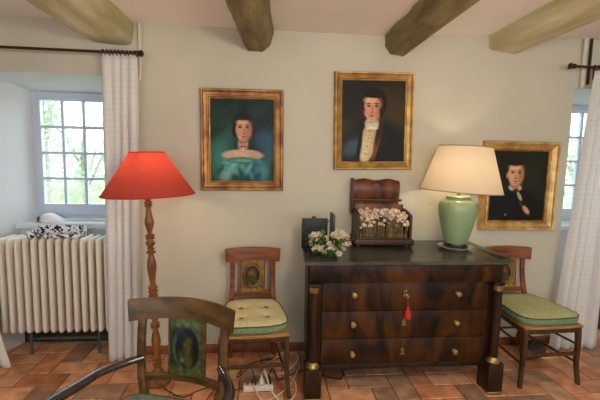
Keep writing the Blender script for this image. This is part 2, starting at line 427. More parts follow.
# ------------------------------------------------------------------ radiator
rd = thing('radiator', 'white column radiator standing under the left window', 'radiator', (-1.47, 2.98, 0))
pit = .0565
for i in range(14):
    x = -.445+pit*i+.02
    b = MB(); hw = .0148
    # rounded slab section of the column seen from the side, lofted across its width
    def sect(k, z0=.212, z1=.932, d=.044):
        pts = []; r = .03
        for cx, cz, a0 in ((-d+r, z0+r, PI), (d-r, z0+r, 1.5*PI), (d-r, z1-r, 0), (-d+r, z1-r, .5*PI)):
            for q in range(5):
                a = a0+q*PI/8
                pts.append((cx+r*math.cos(a), cz+r*math.sin(a)))
        c = (0, (z0+z1)/2)
        return [(p[0]*(1-k*.3), c[1]+(p[1]-c[1])*(1-k*.03)) for p in pts]
    for yo in (-.066, .066):
        rings = []
        for xx, k in ((-hw, 1), (-hw*.75, .35), (-hw*.3, 0), (hw*.3, 0), (hw*.75, .35), (hw, 1)):
            rings.append([(x+xx, p[0]+yo, p[1]) for p in sect(k)])
        b.loft(rings)
    b.tube([(x, -.07, .905), (x, .07, .905)], .018, 10, r2=.026, up=(0, 0, 1)); b.tube([(x, -.07, .245), (x, .07, .245)], .018, 10, r2=.028, up=(0, 0, 1))
    b.build('column', 'radiator', rd, smooth=60)
for z in (.275, .87): MB().tube([(-.45, 0, z), (.35, 0, z)], .02, 10).build('header_tube', 'radiator', rd)
MB().tube(smoothpath([(.33, 0, .29), (.37, 0, .27), (.38, 0, .2), (.38, 0, .0)], 4), .011, 8).tube([(-.30, 0, .235), (-.30, 0, 0)], .012, 8).tube([(.2, 0, .235), (.2, 0, 0)], .012, 8).tube([(-.36, .06, .1), (.38, .06, .1)], .011, 8).tube([(.38, .0, .1), (.38, .07, .1)], .011, 8).build('foot_pipe', 'radiator_pipe', rd)

# ------------------------------------------------------------------ things on sill and radiator
t = thing('cap', 'white folded cap lying on the left window sill', 'cap', (-1.72, 3.24, 1.0), .1)
b = MB(); rings = []
for i in range(9):
    a = i/8; x = -.075+.2*a; h = .075*math.sin(PI*min(1, .18+a*.92))**.9*(1-.35*a)+.004; w_ = .07*math.sin(PI*(.12+.86*a))**.6
    rings.append([(x, w_*math.cos(k*PI/7), .002+h*math.sin(k*PI/7)) for k in range(8)])
b.loft(rings); b.build('crown', 'cap', t, smooth=70)
b = MB(); b.grid([[(-.085+.012*math.cos(k), -.075+.15*k/6, z) for k in range(7)] for z in (.002, .02, .04)])
bmesh.ops.solidify(b.bm, geom=list(b.bm.faces), thickness=.012)
b.build('brim', 'cap_grey', t)
t = thing('patterned_tray', 'black and white patterned tray lying on the radiator top', 'tray', (-1.530, 2.985, .933), .03)
b = MB(); b.box(-.185, .165, -.07, .075, 0, .006, .002); b.build('tray_base', 'tray', t)
b = MB(); b.box(-.185, .165, -.074, -.068, 0, .022, .002); b.box(-.185, .165, .072, .078, 0, .07, .002); b.box(-.19, -.184, -.074, .078, 0, .05, .002); b.box(.164, .17, -.074, .078, 0, .05, .002)
b.build('rim', 'tray', t)

# ------------------------------------------------------------------ floor lamp
lp = thing('floor_lamp', 'turned wood floor lamp with a red cone shade by the left curtain', 'lamp', (-.708, 2.555, 0), rot=(0, math.radians(-2.0), 0))
px = .0067
prof = [(0, 0), (.088, 0), (.094, .012), (.094, .022), (.08, .03), (.07, .045), (.05, .058), (.04, .072), (.034, .09), (.02, .105)]
def rings_(z, n, r, dz):
    q = []
    for i in range(n): q += [(r*.62, z), (r, z+dz*.3), (r, z+dz*.7), (r*.62, z+dz)]; z += dz
    return q
prof += rings_(.115, 3, .031, .026)
prof += [(.018, .20), (.022, .23), (.031, .28), (.030, .31), (.022, .35), (.016, .375)]
prof += rings_(.385, 2, .03, .022)
prof += [(.016, .44), (.024, .46), (.031, .485), (.024, .51), (.016, .525)]
prof += rings_(.535, 5, .031, .031)
prof += [(.017, .70), (.02, .73), (.028, .79), (.031, .825), (.026, .86), (.015, .90)]
prof += rings_(.905, 1, .03, .018) + rings_(.928, 1, .024, .018)+[(.02, .955), (.032, .975), (.02, .995)] + rings_(1.0, 2, .031, .018)
prof += [(.014, 1.045), (.02, 1.07), (.03, 1.105), (.029, 1.125), (.02, 1.17), (.0145, 1.21)] + rings_(1.215, 2, .026, .02) + [(.014, 1.258), (.024, 1.27), (.026, 1.285), (.014, 1.298)] + [(.012, 1.30), (.012, 1.33), (0, 1.332)]
MB().lathe(prof, seg=24).build('pole', 'turned', lp)
MB().lathe([(.008, 1.33), (.008, 1.35), (.02, 1.352), (.02, 1.395), (0, 1.395)], seg=14).build('socket', 'brass', lp)
sh = MB().lathe([(.29, 1.300), (.2, 1.434), (.108, 1.572)], seg=64, caps=False).build('lamp_shade', 'red_shade', lp, (.01, 0, 0), smooth=80)
for r, z in ((.29, 1.300), (.108, 1.572)):
    MB().tube([(r*math.cos(k*PI/32), r*math.sin(k*PI/32), z) for k in range(64)], .004, 6, closed=True).build('trim', 'red_trim', sh)
b = MB()
for k in range(3):
    a = k*2*PI/3+.4; b.tube([(.012*math.cos(a), .012*math.sin(a), 1.36), (.108*math.cos(a), .108*math.sin(a), 1.570)], .0025, 5)
b.build('shade_carrier', 'brass', lp)
def bulb(name, loc, e, col, r=.035):
    l = bpy.data.lights.new(name, 'POINT'); l.energy = e; l.color = col; l.shadow_soft_size = r
    o = bpy.data.objects.new(name, l); COL.objects.link(o); o.location = loc; return o

# ------------------------------------------------------------------ chest of drawers
cx = .95
ch = thing('chest_of_drawers', 'dark mahogany chest of drawers with columns and black marble top', 'chest of drawers', (cx, 2.62, 0))
def X(x): return x-cx
def Y(y): return y-2.62
F = 2.345
b = MB()
pl_ = [(.29, 2.36), (.315, 2.36), (.36, 2.90), (.335, 2.90)]
b.loft([[(X(x), Y(y), z) for x, y in pl_] for z in (.175, .886)]); b.box(X(1.585), X(1.61), Y(2.36), Y(2.90), .175, .886, .003)
b.box(X(.34), X(1.6), Y(2.885), Y(2.90), .16, .886); b.box(X(.345), X(1.6), Y(2.365), Y(2.89), .165, .19, .003)
b.box(X(.315), X(.384), Y(2.36), Y(2.39), .175, .886); b.box(X(1.515), X(1.587), Y(2.36), Y(2.39), .175, .886)
b.box(X(.384), X(1.515), Y(2.35), Y(2.37), .165, .20, .003)
b.build('carcass', 'mahogany_plain', ch)
b = MB(); pl_ = [(.258, 2.292), (1.58, 2.292), (1.58, 2.937), (.305, 2.937)]
b.loft([[(X(x+(.004 if x < 1 else -.004)*e), Y(y+(.004 if y < 2.5 else -.004)*e), z) for x, y in pl_] for z, e in ((.888, 1), (.892, 0), (.910, 0), (.914, 1))]); b.box(X(1.57), X(1.672), Y(2.335), Y(2.937), .890, .914, .005, 3)
b.build('marble_top', 'marble', ch)
b = MB(); b.box(X(.300), X(1.575), Y(2.315), Y(2.375), .768, .888, .004); b.build('drawer', 'mahogany', ch)
MB().box(X(1.576), X(1.605), Y(2.335), Y(2.375), .768, .888, .004).build('corner_block', 'mahogany_plain', ch)
MB().box(X(1.53), X(1.60), Y(2.3), Y(2.36), .746, .768, .003).build('corner_block', 'mahogany_plain', ch)
MB().box(X(.297), X(.368), Y(2.29), Y(2.36), .746, .768, .003).build('corner_block', 'mahogany_plain', ch)
def knob(p, z, x):
    MB().lathe([(0, 0), (.014, 0), (.014, .003), (.007, .006), (.007, .012), (.016, .018), (.019, .024), (.016, .03), (.006, .033), (0, .033)], (X(x), Y(F), z), 16, 'Y').build('knob', 'brass', p)
def escut(p, z, x):
    b = MB()
    b.lathe([(0, 0), (.012, 0), (.012, .003), (0, .003)], (X(x), Y(F), z+.012), 14, 'Y')
    b.box(X(x)-.009, X(x)+.009, Y(F)-.003, Y(F)+.001, z-.018, z+.008, .001); b.box(X(x)-.014, X(x)+.014, Y(F)-.003, Y(F)+.001, z-.022, z-.014, .001)
    e = b.build('escutcheon', 'brass', p)
    MB().lathe([(0, 0), (.004, 0), (.004, .001), (0, .001)], (X(x), Y(F)-.003, z+.01), 8, 'Y').box(X(x)-.002, X(x)+.002, Y(F)-.004, Y(F)-.003, z-.008, z+.01).build('keyhole', 'black', e)
for z0, z1, zk in ((.571, .764, .683), (.381, .567, .483), (.203, .377, .28)):
    d = MB().box(X(.386), X(1.513), Y(F), Y(F+.03), z0, z1, .003).build('drawer', 'mahogany', ch)
    knob(d, zk, .593); knob(d, zk, 1.297); escut(d, zk+.004, .938)
for x in (.330, 1.563):
    col = MB().lathe([(.0, .232), (.030, .232), (.0305, .45), (.0275, .72), (0, .72)], (X(x), Y(2.315), 0), 28).build('column', 'mahogany_plain', ch)
    MB().lathe([(0, .712), (.029, .712), (.031, .718), (.029, .728), (.033, .738), (.034, .747), (0, .747)], (X(x), Y(2.315), 0), 24).build('capital', 'brass', col)
    MB().lathe([(0, .21), (.046, .212), (.047, .222), (.038, .23), (.034, .24), (.0305, .25), (0, .25)], (X(x), Y(2.315), 0), 24).build('column_base', 'brass', col)
    f = MB().box(X(x-.052), X(x+.052), Y(2.265), Y(2.40), 0, .215, .005).build('plinth_foot', 'mahogany_plain', ch)
    MB().box(X(x-.055), X(x+.055), Y(2.262), Y(2.35), .006, .022, .003).build('brass_band', 'brass', f)
for x in (.385, 1.56):
    MB().box(X(x-.045), X(x+.045), Y(2.80), Y(2.895), 0, .18, .004).build('rear_foot', 'mahogany_plain', ch)
# key with red tassel hanging in the top drawer's lock
t = thing('key_tassel', 'red silk tassel hanging from the key in the top drawer', 'tassel', (.938, F-.005, .69))
MB().tube([(0, .0, .0), (0, -.03, .0)], .003, 8).tube([(.010*math.cos(k*PI/6), -.036, -.008+.010*math.sin(k*PI/6)) for k in range(12)], .0025, 6, closed=True).build('key', 'brass', t)
MB().tube(smoothpath([(0, -.036, -.014), (.004, -.034, -.05), (.010, -.028, -.085)], 4), .0028, 6).build('cord', 'red_tassel', t)
MB().lathe([(0, -.08), (.008, -.083), (.011, -.09), (.008, -.097), (.013, -.105), (.021, -.125), (.024, -.155), (.021, -.162), (0, -.160)], (.011, -.026, 0), 16).build('tassel', 'red_tassel', t)

# ------------------------------------------------------------------ green table lamp
TL = (1.42, 2.645)
t = thing('doily_dish', 'pale shallow dish under the green table lamp', 'dish', (TL[0], TL[1], .914))
b = MB(); pr = [(0, 0), (.075, 0), (.08, .006), (.095, .011), (.122, .02), (.125, .024), (.118, .024), (.09, .016), (0, .013)]
rings = []
for r, z in pr: rings.append([(r*(1+(.03*math.cos(k*12*2*PI/72) if r > .1 else 0))*math.cos(k*2*PI/72), r*(1+(.03*math.cos(k*12*2*PI/72) if r > .1 else 0))*math.sin(k*2*PI/72), z) for k in range(72)])
b.loft(rings); b.build('dish', 'porcelain', t, smooth=60)
gl = thing('table_lamp', 'green ceramic table lamp with a cream shade on the chest', 'lamp', (TL[0], TL[1], .928))
MB().lathe([(0, 0), (.082, 0), (.088, .008), (.088, .014), (.078, .018), (.082, .024), (.080, .034), (.06, .036), (0, .036)], seg=32).build('stand', 'dark_stand', gl)
MB().lathe([(0, .034), (.076, .034), (.084, .05), (.098, .10), (.116, .17), (.131, .235), (.137, .275), (.136, .31), (.126, .336), (.102, .350), (.086, .356), (.084, .366), (.088, .376), (.080, .382), (0, .382)], seg=48).build('vase_body', 'green_glaze', gl, smooth=60)
MB().lathe([(.012, .384), (.012, .42), (.02, .422), (.02, .47), (0, .47)], seg=14).build('socket', 'brass', gl)
sh = MB().lathe([(.283, -.16), (.183, .16)], seg=64, caps=False).build('lamp_shade', 'cream_shade', gl, (0.02, 0, .575), (0, math.radians(2.6), 0), smooth=80)
for r, z in ((.283, -.16), (.183, .16)):
    MB().tube([(r*math.cos(k*PI/32), r*math.sin(k*PI/32), z) for k in range(64)], .0035, 6, closed=True).build('trim', 'cream_trim', sh)
b = MB()
for k in range(3):
    a = k*2*PI/3+.4; b.tube([(.012*math.cos(a), .012*math.sin(a), -.11), (.183*math.cos(a), .183*math.sin(a), .157)], .0025, 5)
b.build('shade_carrier', 'brass', sh)

# ------------------------------------------------------------------ wooden casket with dried flowers
ck = thing('wooden_casket', 'open wooden casket with raised lid full of dried flowers on the chest', 'box', (.893, 2.735, .914), math.radians(-2))
b = MB(); b.box(-.222, .222, -.07, .15, .018, .062, .008, 3); b.box(-.205, .205, -.055, .14, .06, .07, .003)
b.build('base', 'casket_dark', ck)
for x in (-.195, .195):
    for y in (-.05, .13): MB().lathe([(0, 0), (.011, 0), (.015, .008), (.009, .019), (0, .019)], (x, y, 0), 12).build('foot', 'casket_dark', ck)
for s in (-1, 1):
    b = MB(); pf = [(-.05, .068), (.14, .068), (.14, .27), (.05, .262), (-.02, .245), (-.05, .238)]
    x0, x1 = (-.205, -.188) if s < 0 else (.188, .205)
    b.loft([[(x0, y, z) for y, z in pf], [(x1, y, z) for y, z in pf]]); b.build('side_panel', 'casket_dark', ck)
MB().box(-.19, .19, .125, .14, .068, .30, .002).build('back_panel', 'casket', ck)
# lid: stands upright behind, serpentine top edge, moulded face
b = MB(); n = 30; rings = []
for i in range(n+1):
    u = i/n; x = -.215+.365*u; zt = .492-.007*math.cos(u*4*PI)
    f = .012*math.sin(PI*u)
    rings.append([(x, .142, .262), (x, .128, .262), (x, .128, .33), (x, .118, .345), (x, .108-f, .40), (x, .112-f, .46), (x, .125, zt-.01), (x, .14, zt), (x, .152, zt-.012), (x, .155, .40)])
b.loft(rings); b.build('lid', 'casket', ck, smooth=50)
b = MB(); b.box(-.216, .172, .108, .122, .325, .343, .004); b.build('lid_moulding', 'casket_dark', ck)
b = MB(); b.box(-.225, -.208, .10, .168, .225, .50, .005); b.build('lid_side', 'casket_dark', ck)
# dried flowers (uncountable) inside it
b = MB(); rnd = random.Random(4)
for i in range(260):
    x = rnd.uniform(-.178, .178); y = rnd.uniform(-.045, .11); h = .225+.045*(1-(x/.19)**2)*.6+.25*(y+.045)*.6+rnd.uniform(-.03, .02)
    if y < -.02: h -= rnd.uniform(0, .055)
    r = rnd.uniform(.008, .0155); h -= .02
    c = bmesh.new(); bmesh.ops.create_icosphere(c, subdivisions=2, radius=r)
    for v in c.verts:
        d = 1+.45*noise.noise(v.co*130+Vector((i*7, 0, 0)))
        v.co = v.co*d+Vector((x, y, h))
    b._merge(c)
o = b.build('dried_flower_heads', 'dried', None, ck.location, (0, 0, ck.rotation_euler.z), smooth=0)
tag(o, 'mass of beige dried flower heads filling the wooden casket', 'dried flowers', kind='stuff')
b = MB()
for i in range(46):
    x = -.178+.356*i/45+rnd.uniform(-.003, .003); y = -.038+rnd.uniform(-.006, .012)
    b.tube([(x, y, .071), (x+rnd.uniform(-.006, .006), y+.003, .15), (x+rnd.uniform(-.01, .01), y+.008, .21)], rnd.uniform(.002, .0042), 5)
s_ = b.build('stalk', 'stalk', o); s_['kind'] = 'stuff'

# ------------------------------------------------------------------ folding frame and bouquet
t = thing('folding_photo_frame', 'dark folding photo frame standing at the left end of the chest', 'photo frame', (.325, 2.66, .914))
b = MB(); b.box(-.05, .135, -.01, .012, 0, .218, .003); b.build('panel', 'black_gloss', t)
b = MB(); b.box(.02, .05, -.006, .010, .217, .233, .004); b.build('clasp', 'casket_dark', t)
b = MB(); b.box(.165, .185, -.05, .11, 0, .248, .003, rot=Matrix.Rotation(math.radians(-3), 3, 'Z')); b.build('panel', 'black', t)
for z in (.04, .2): MB().tube([(.13, .005, z), (.168, .02, z)], .004, 6).build('hinge', 'brass', t)

bq = thing('flower_bouquet', 'low bouquet of white flowers in front of the dark folding frame', 'flowers', (.435, 2.455, .914))
MB().lathe([(0, 0), (.05, 0), (.055, .004), (.066, .03), (.062, .05), (.058, .05), (.06, .03), (.048, .008), (0, .008)], seg=24).build('bowl', 'clear', bq)
rnd = random.Random(11)
heads = [(-.118, .02, .115), (-.10, -.01, .14), (-.075, -.03, .105), (-.06, .0, .14), (-.085, -.045, .08), (-.125, -.015, .085), (-.045, -.06, .06), (-.02, -.02, .12), (-.03, -.075, .045),
         (.04, -.05, .09), (.03, -.02, .14), (.07, -.04, .115), (.085, -.02, .15), (.11, -.03, .13), (.115, -.01, .105), (.10, -.05, .085), (.065, .0, .155), (.055, -.085, .035), (.125, -.02, .08), (.0, -.085, .06), (.025, -.075, .07), (-.06, -.085, .06), (.085, -.07, .06), (-.10, -.06, .055), (-.005, -.06, .09)]
def flower(c, r, tilt, az, m):
    b = MB(); hub = Vector(c)
    R = Matrix.Rotation(az, 3, 'Z') @ Matrix.Rotation(tilt, 3, 'X')
    for lay, (n, rr, el) in enumerate(((6, r, .25), (5, r*.72, .8))):
        for k in range(n):
            a = k*2*PI/n+lay*.5
            rows = []
            for i in range(5):
                f = i/4; wd = rr*.42*math.sin(PI*(.12+.80*f))
                d = rr*f; z = d*math.sin(el)*(1-.35*f)
                row = []
                for q in (-1, -.5, 0, .5, 1):
                    p = Vector((d*math.cos(el*.6), wd*q, z+.12*rr*q*q))
                    p = Matrix.Rotation(a, 3, 'Z') @ p
                    row.append(hub+R @ p)
                rows.append(row)
            b.grid(rows)
    bmesh.ops.solidify(b.bm, geom=list(b.bm.faces), thickness=.0008)
    o = b.build('flower', m, bq, smooth=60)
    hb = R @ Vector((0, 0, r*.15))
    MB().ball(hub+hb, r*.13, u=8, v=6).build('flower_heart', 'flower_heart', o)
    return o
for c in heads:
    flower(c, rnd.uniform(.022, .031), rnd.uniform(.5, 1.2), rnd.uniform(-.7, .7), 'petal')
b = MB()
for i in range(54):
    a = rnd.uniform(0, 2*PI); e = rnd.uniform(-.2, 1.0); d = rnd.uniform(.06, .13)
    c = Vector((d*math.cos(a)*1.0, d*.6*math.sin(a)-.02, .06+.055*e+rnd.uniform(0, .03)))
    dirv = Vector((math.cos(a), math.sin(a)*.8, rnd.uniform(-.6, .9))).normalized()
    side = dirv.cross(Vector((0, 0, 1))).normalized(); upv = side.cross(dirv)
    L = rnd.uniform(.04, .062); rows = []
    for q in range(5):
        f = q/4; wd = L*.26*math.sin(PI*(.08+.88*f))
        base = c+dirv*L*f-upv*.25*L*f*f
        rows.append([base-side*wd+upv*.15*wd, base, base+side*wd+upv*.15*wd])
    b.grid(rows)
bmesh.ops.solidify(b.bm, geom=list(b.bm.faces), thickness=.0006)
lf = b.build('foliage', 'leaf', bq, smooth=60); lf['kind'] = 'stuff'
b = MB()
for c in heads: b.tube(smoothpath([(c[0]*.15, c[1]*.15, .012), (c[0]*.45, c[1]*.45, .06), (c[0], c[1]+.003, c[2]-.006)], 3), .0022, 5)
st = b.build('stems', 'leaf', bq); st['kind'] = 'stuff'
b = MB(); c0 = Vector((-.045, -.03, .15))
for k, (dx, dz) in enumerate(((0, .04), (-.012, .03), (.014, .026))):
    rows = []
    for q in range(5):
        f = q/4; wd = .012*math.sin(PI*(.1+.85*f)); rows.append([(c0.x+dx*f-wd, c0.y-.01*f, c0.z+dz*f), (c0.x+dx*f, c0.y-.012*f-.004, c0.z+dz*f), (c0.x+dx*f+wd, c0.y-.01*f, c0.z+dz*f)])
    b.grid(rows)
b.tube([(0, 0, .03), (-.02, -.01, .1), (-.045, -.03, .152)], .002, 5)
b.build('leaf_sprig', 'leaf', bq)

# ------------------------------------------------------------------ portraits
def vnoise(x, y, s, seed):
    return noise.noise(Vector((x*s, y*s, seed)))
def paint(nx, ny, wpx, hpx, bg, layers, seed, grain=.10, cloud=.35):
    """colours of an nx x ny grid; layers in picture pixels (0..wpx, 0..hpx, y down)"""
    out = np.zeros((ny, nx, 4), np.float32); out[..., 3] = 1
    BG = [np.array(lin(c)) for c in bg]
    LY = [(l[0], l[1], max(l[2], .01), max(l[3], .01), math.radians(l[4]), l[5], np.array(lin(l[6])), l[7] if len(l) > 7 else 1.) for l in layers]
    for j in range(ny):
        for i in range(nx):
            x = wpx*i/(nx-1); y = hpx*j/(ny-1)
            n = vnoise(x, y, .09, seed)*.6+vnoise(x, y, .22, seed+9)*.4
            k = min(1, max(0, .5+n*1.3)); c = BG[0]*(1-k)+BG[1]*k
            wx = x+.28*vnoise(x, y, .35, seed+3); wy = y+.28*vnoise(x, y, .35, seed+5)
            for (ax, ay, rx, ry, ro, sf, cc, op) in LY:
                dx, dy = wx-ax, wy-ay
                if ro: dx, dy = dx*math.cos(ro)+dy*math.sin(ro), -dx*math.sin(ro)+dy*math.cos(ro)
                d = math.hypot(dx/rx, dy/ry)
                m = (1+sf-d)/(2*sf) if sf > 0 else (1. if d < 1 else 0.)
                if m <= 0: continue
                m = min(1, m); m = m*m*(3-2*m)*op
                c = c*(1-m)+cc*(1+cloud*.5*vnoise(x, y, .5, seed+7))*m
            out[j, i, :3] = np.clip(c*(1+grain*vnoise(x, y, 1.3, seed+1)), 0, 1)
    return out
def picture(label, x0, x1, z0, z1, fw, depth, fm, lm, wpx, hpx, bg, layers, seed, tilt=0., dy=0.):
    w, h = x1-x0, z1-z0
    t = thing('portrait_painting', label, 'painting', ((x0+x1)/2, W, (z0+z1)/2), 0, 'gilt framed portraits', rot=(0, tilt, 0))
    prof = [(0, 0), (0, depth*.55), (.004, depth*.9), (fw*.12, depth), (fw*.24, depth*.96), (fw*.32, depth*.78), (fw*.48, depth*.66), (fw*.62, depth*.6), (fw*.70, depth*.66), (fw*.78, depth*.62), (fw*.84, depth*.48)]
    lin_ = [(fw*.84, depth*.5), (fw*.88, depth*.54), (fw*.94, depth*.5), (fw, depth*.34), (fw, .004)]
    def frame(pr, name, m, closeback):
        b = MB(); rings = []
        for sx, sz in ((-1, -1), (1, -1), (1, 1), (-1, 1)):
            ring = [(sx*(w/2-i), -d, sz*(h/2-i)) for i, d in pr]
            ring.append((sx*(w/2-pr[-1][0]), -.002, sz*(h/2-pr[-1][0])))
            rings.append(ring)
        b.loft(rings, closed=True)
        return b.build(name, m, t, smooth=25)
    f = frame(prof, 'frame', fm, 1); frame(lin_, 'liner', lm, 1)
    nx, ny = 118, int(118*(h-2*fw)/(w-2*fw))
    cw, chh = w-2*fw+.004, h-2*fw+.004
    rows = [[(-cw/2+cw*i/(nx-1), -depth*.34, chh/2-chh*j/(ny-1)) for i in range(nx)] for j in range(ny)]
    cc = paint(nx, ny, wpx, hpx, bg, [(l[0], l[1]+dy)+tuple(l[2:]) for l in layers], seed)
    MB().grid(rows).build('canvas', 'canvas', t, smooth=60, colors=cc)
    return t
SK = (196, 150, 118)
# woman in a green dress (canvas 63 x 81 picture pixels)
picture('gilt framed portrait of a dark haired woman in a green dress', -.470, .146, 1.302, 2.058, .074, .045, 'gilt_red', 'gilt', 63, 81,
        [(11, 19, 16), (24, 50, 44)], [
        (14, 20, 14, 10, 20, .8, (38, 66, 56), .7), (50, 22, 14, 16, 0, .9, (22, 40, 44), .9), (54, 40, 9, 10, 30, .7, (44, 84, 112), .9), (12, 44, 10, 9, -20, .8, (46, 108, 96), .7), (8, 60, 9, 16, 0, .8, (60, 128, 112), .9), (57, 56, 6, 12, 15, .8, (50, 96, 110), .8), (20, 34, 6, 10, 40, .8, (50, 92, 78), .7), (46, 12, 10, 5, -30, .8, (34, 60, 56), .8), (6, 20, 5, 12, 20, .8, (30, 54, 46), .8), (56, 74, 5, 8, 0, .8, (14, 30, 34), .9),
        (31, 74, 27, 16, 0, .35, (34, 98, 92)), (18, 66, 8, 8, 30, .6, (84, 160, 150), .9), (28, 70, 9, 6, -30, .7, (96, 168, 160), .7), (44, 68, 8, 9, 20, .7, (40, 92, 120), .9), (51, 72, 6, 9, 20, .7, (74, 146, 140), .8), (35, 78, 12, 5, 0, .8, (20, 56, 60), .9), (14, 76, 5, 5, 0, .7, (160, 196, 180), .5), (22, 66, 2, 8, 40, .6, (120, 190, 176), .8), (30, 73, 2, 7, -25, .6, (24, 70, 74), .9), (38, 68, 2, 7, 30, .6, (100, 170, 170), .8), (47, 77, 3, 6, 20, .6, (30, 66, 96), .9), (24, 78, 3, 4, -40, .6, (18, 58, 58), .8), (10, 69, 2, 6, 30, .6, (24, 66, 62), .8), (40, 75, 2, 5, -20, .6, (70, 140, 150), .8), (18, 60, 6, 2.5, -25, .6, (110, 176, 162), .8), (46, 60, 6, 2.2, 25, .6, (80, 140, 150), .8),
        (31.5, 55, 20, 5.5, 0, .18, (208, 178, 146)), (20, 55, 7, 3.5, -12, .3, (206, 176, 146)), (43, 55, 7, 3.5, 12, .3, (192, 158, 130)), (31, 60, 17, 3, 0, .35, (40, 110, 104), 1), (31, 60.5, 11, 1.6, 0, .5, (120, 186, 176), .6),
        (32, 44, 5, 8, 0, .2, (190, 150, 122)), (32, 46.5, 5.5, .9, 0, .5, (122, 84, 52), .9), (32, 49.5, 1.3, 1.8, 0, .4, (214, 196, 150)), (32, 41.5, 4.6, 2.2, 0, .5, (128, 90, 72), .8),
        (32.4, 24, 10.2, 11.5, 0, .16, (26, 18, 14)), (24.2, 30, 3.2, 8, 0, .3, (24, 17, 14)), (40.4, 30, 3, 8, 0, .3, (22, 16, 14)),
        (32.6, 30, 7.6, 11, 0, .12, (204, 156, 126)), (38, 31, 3.4, 9, 5, .6, (152, 104, 82), .7), (31, 23, 5, 2.6, 0, .5, (222, 180, 148), .8), (32.5, 18.6, 7.5, 2.4, 0, .4, (30, 21, 16)),
        (29, 27.5, 1.9, .9, 0, .4, (38, 26, 22)), (36.4, 27.5, 1.9, .9, 0, .4, (36, 24, 22)), (29, 25.4, 2.4, .5, -4, .5, (64, 42, 32)), (36.5, 25.4, 2.4, .5, 4, .5, (60, 40, 30)),
        (33.4, 31, .9, 3.2, 0, .5, (168, 116, 92), .8), (33, 34.2, 1.7, .7, 0, .5, (126, 76, 60), .8), (33, 37, 2.5, .85, 0, .4, (160, 76, 66)), (32.8, 39, 2, .6, 0, .6, (150, 104, 82), .7)], 3, tilt=math.radians(-.6))
# man with white cravat (61 x 79)
picture('gilt framed portrait of a man with white cravat and dark coat', .530, 1.152, 1.480, 2.222, .064, .05, 'gilt', 'gilt_pale', 61, 79,
        [(28, 24, 14), (44, 38, 20)], [
        (50, 30, 16, 20, 0, .8, (74, 60, 34), .8), (10, 20, 12, 16, 0, .9, (26, 24, 18), .9), (8, 44, 9, 6, 0, .8, (60, 50, 30), .7),
        (30, 70, 30, 34, 0, .2, (18, 19, 16)), (12, 62, 10, 14, 30, .7, (34, 42, 44), .9), (9, 66, 6, 8, 40, .7, (72, 96, 112), .7), (17, 60, 4, 7, 30, .7, (70, 92, 108), .5), (48, 62, 12, 18, -10, .7, (26, 28, 24), .9),
        (25.5, 60, 7.5, 20, 10, .15, (206, 186, 140)), (23, 66, 4, 12, 10, .6, (224, 206, 166), .8), (34.5, 58, 2.6, 20, 12, .35, (134, 84, 34), .9), (36, 50, 3, 14, 14, .5, (24, 22, 18), .9), (17.5, 62, 2.2, 18, 6, .4, (18, 19, 18)),
        (29, 42, 6.5, 6.5, 0, .2, (214, 202, 172)), (29, 40, 6.5, 1, 0, .5, (150, 138, 112), .7), (29.5, 46, 5, 1.6, 0, .5, (236, 226, 200), .8), (28.5, 48.5, 3.6, .8, 0, .5, (150, 130, 96), .8), (26, 56, .8, .8, 0, .3, (130, 104, 60)), (25, 64, .8, .8, 0, .3, (130, 104, 60)), (23.5, 71, .8, .8, 0, .3, (130, 104, 60)),
        (31, 15.5, 11, 7.5, 8, .2, (24, 16, 11)), (38.8, 22, 4, 9, 0, .25, (24, 16, 11)), (21.4, 22, 2.4, 6.5, 0, .3, (26, 17, 12)),
        (29.4, 27, 8.3, 12.2, 0, .1, (216, 160, 124)), (35.6, 28, 3, 10, 5, .6, (166, 108, 78), .7), (27, 19, 5.5, 3, 0, .5, (230, 182, 146), .8), (29.5, 15, 7.2, 1.8, 6, .4, (26, 17, 12)), (38, 30.5, 2, 6, 0, .4, (28, 18, 13)), (21.5, 29, 1, 4, 0, .4, (40, 26, 18), .8),
        (25.6, 24.4, 1.9, .9, 0, .4, (34, 22, 18)), (33.2, 24.4, 1.9, .9, 0, .4, (34, 22, 18)), (25.4, 22.2, 2.6, .6, -4, .5, (48, 30, 22)), (33.4, 22.2, 2.6, .6, 4, .5, (48, 30, 22)),
        (29.2, 28, .9, 3.4, 0, .5, (178, 116, 86), .8), (29, 31, 1.9, .8, 0, .5, (140, 80, 58), .8), (29, 34, 2.6, .8, 0, .4, (170, 72, 56)), (24, 31, 2.4, 2.4, 0, .8, (222, 140, 108), .6)], 13, tilt=math.radians(-1.3))
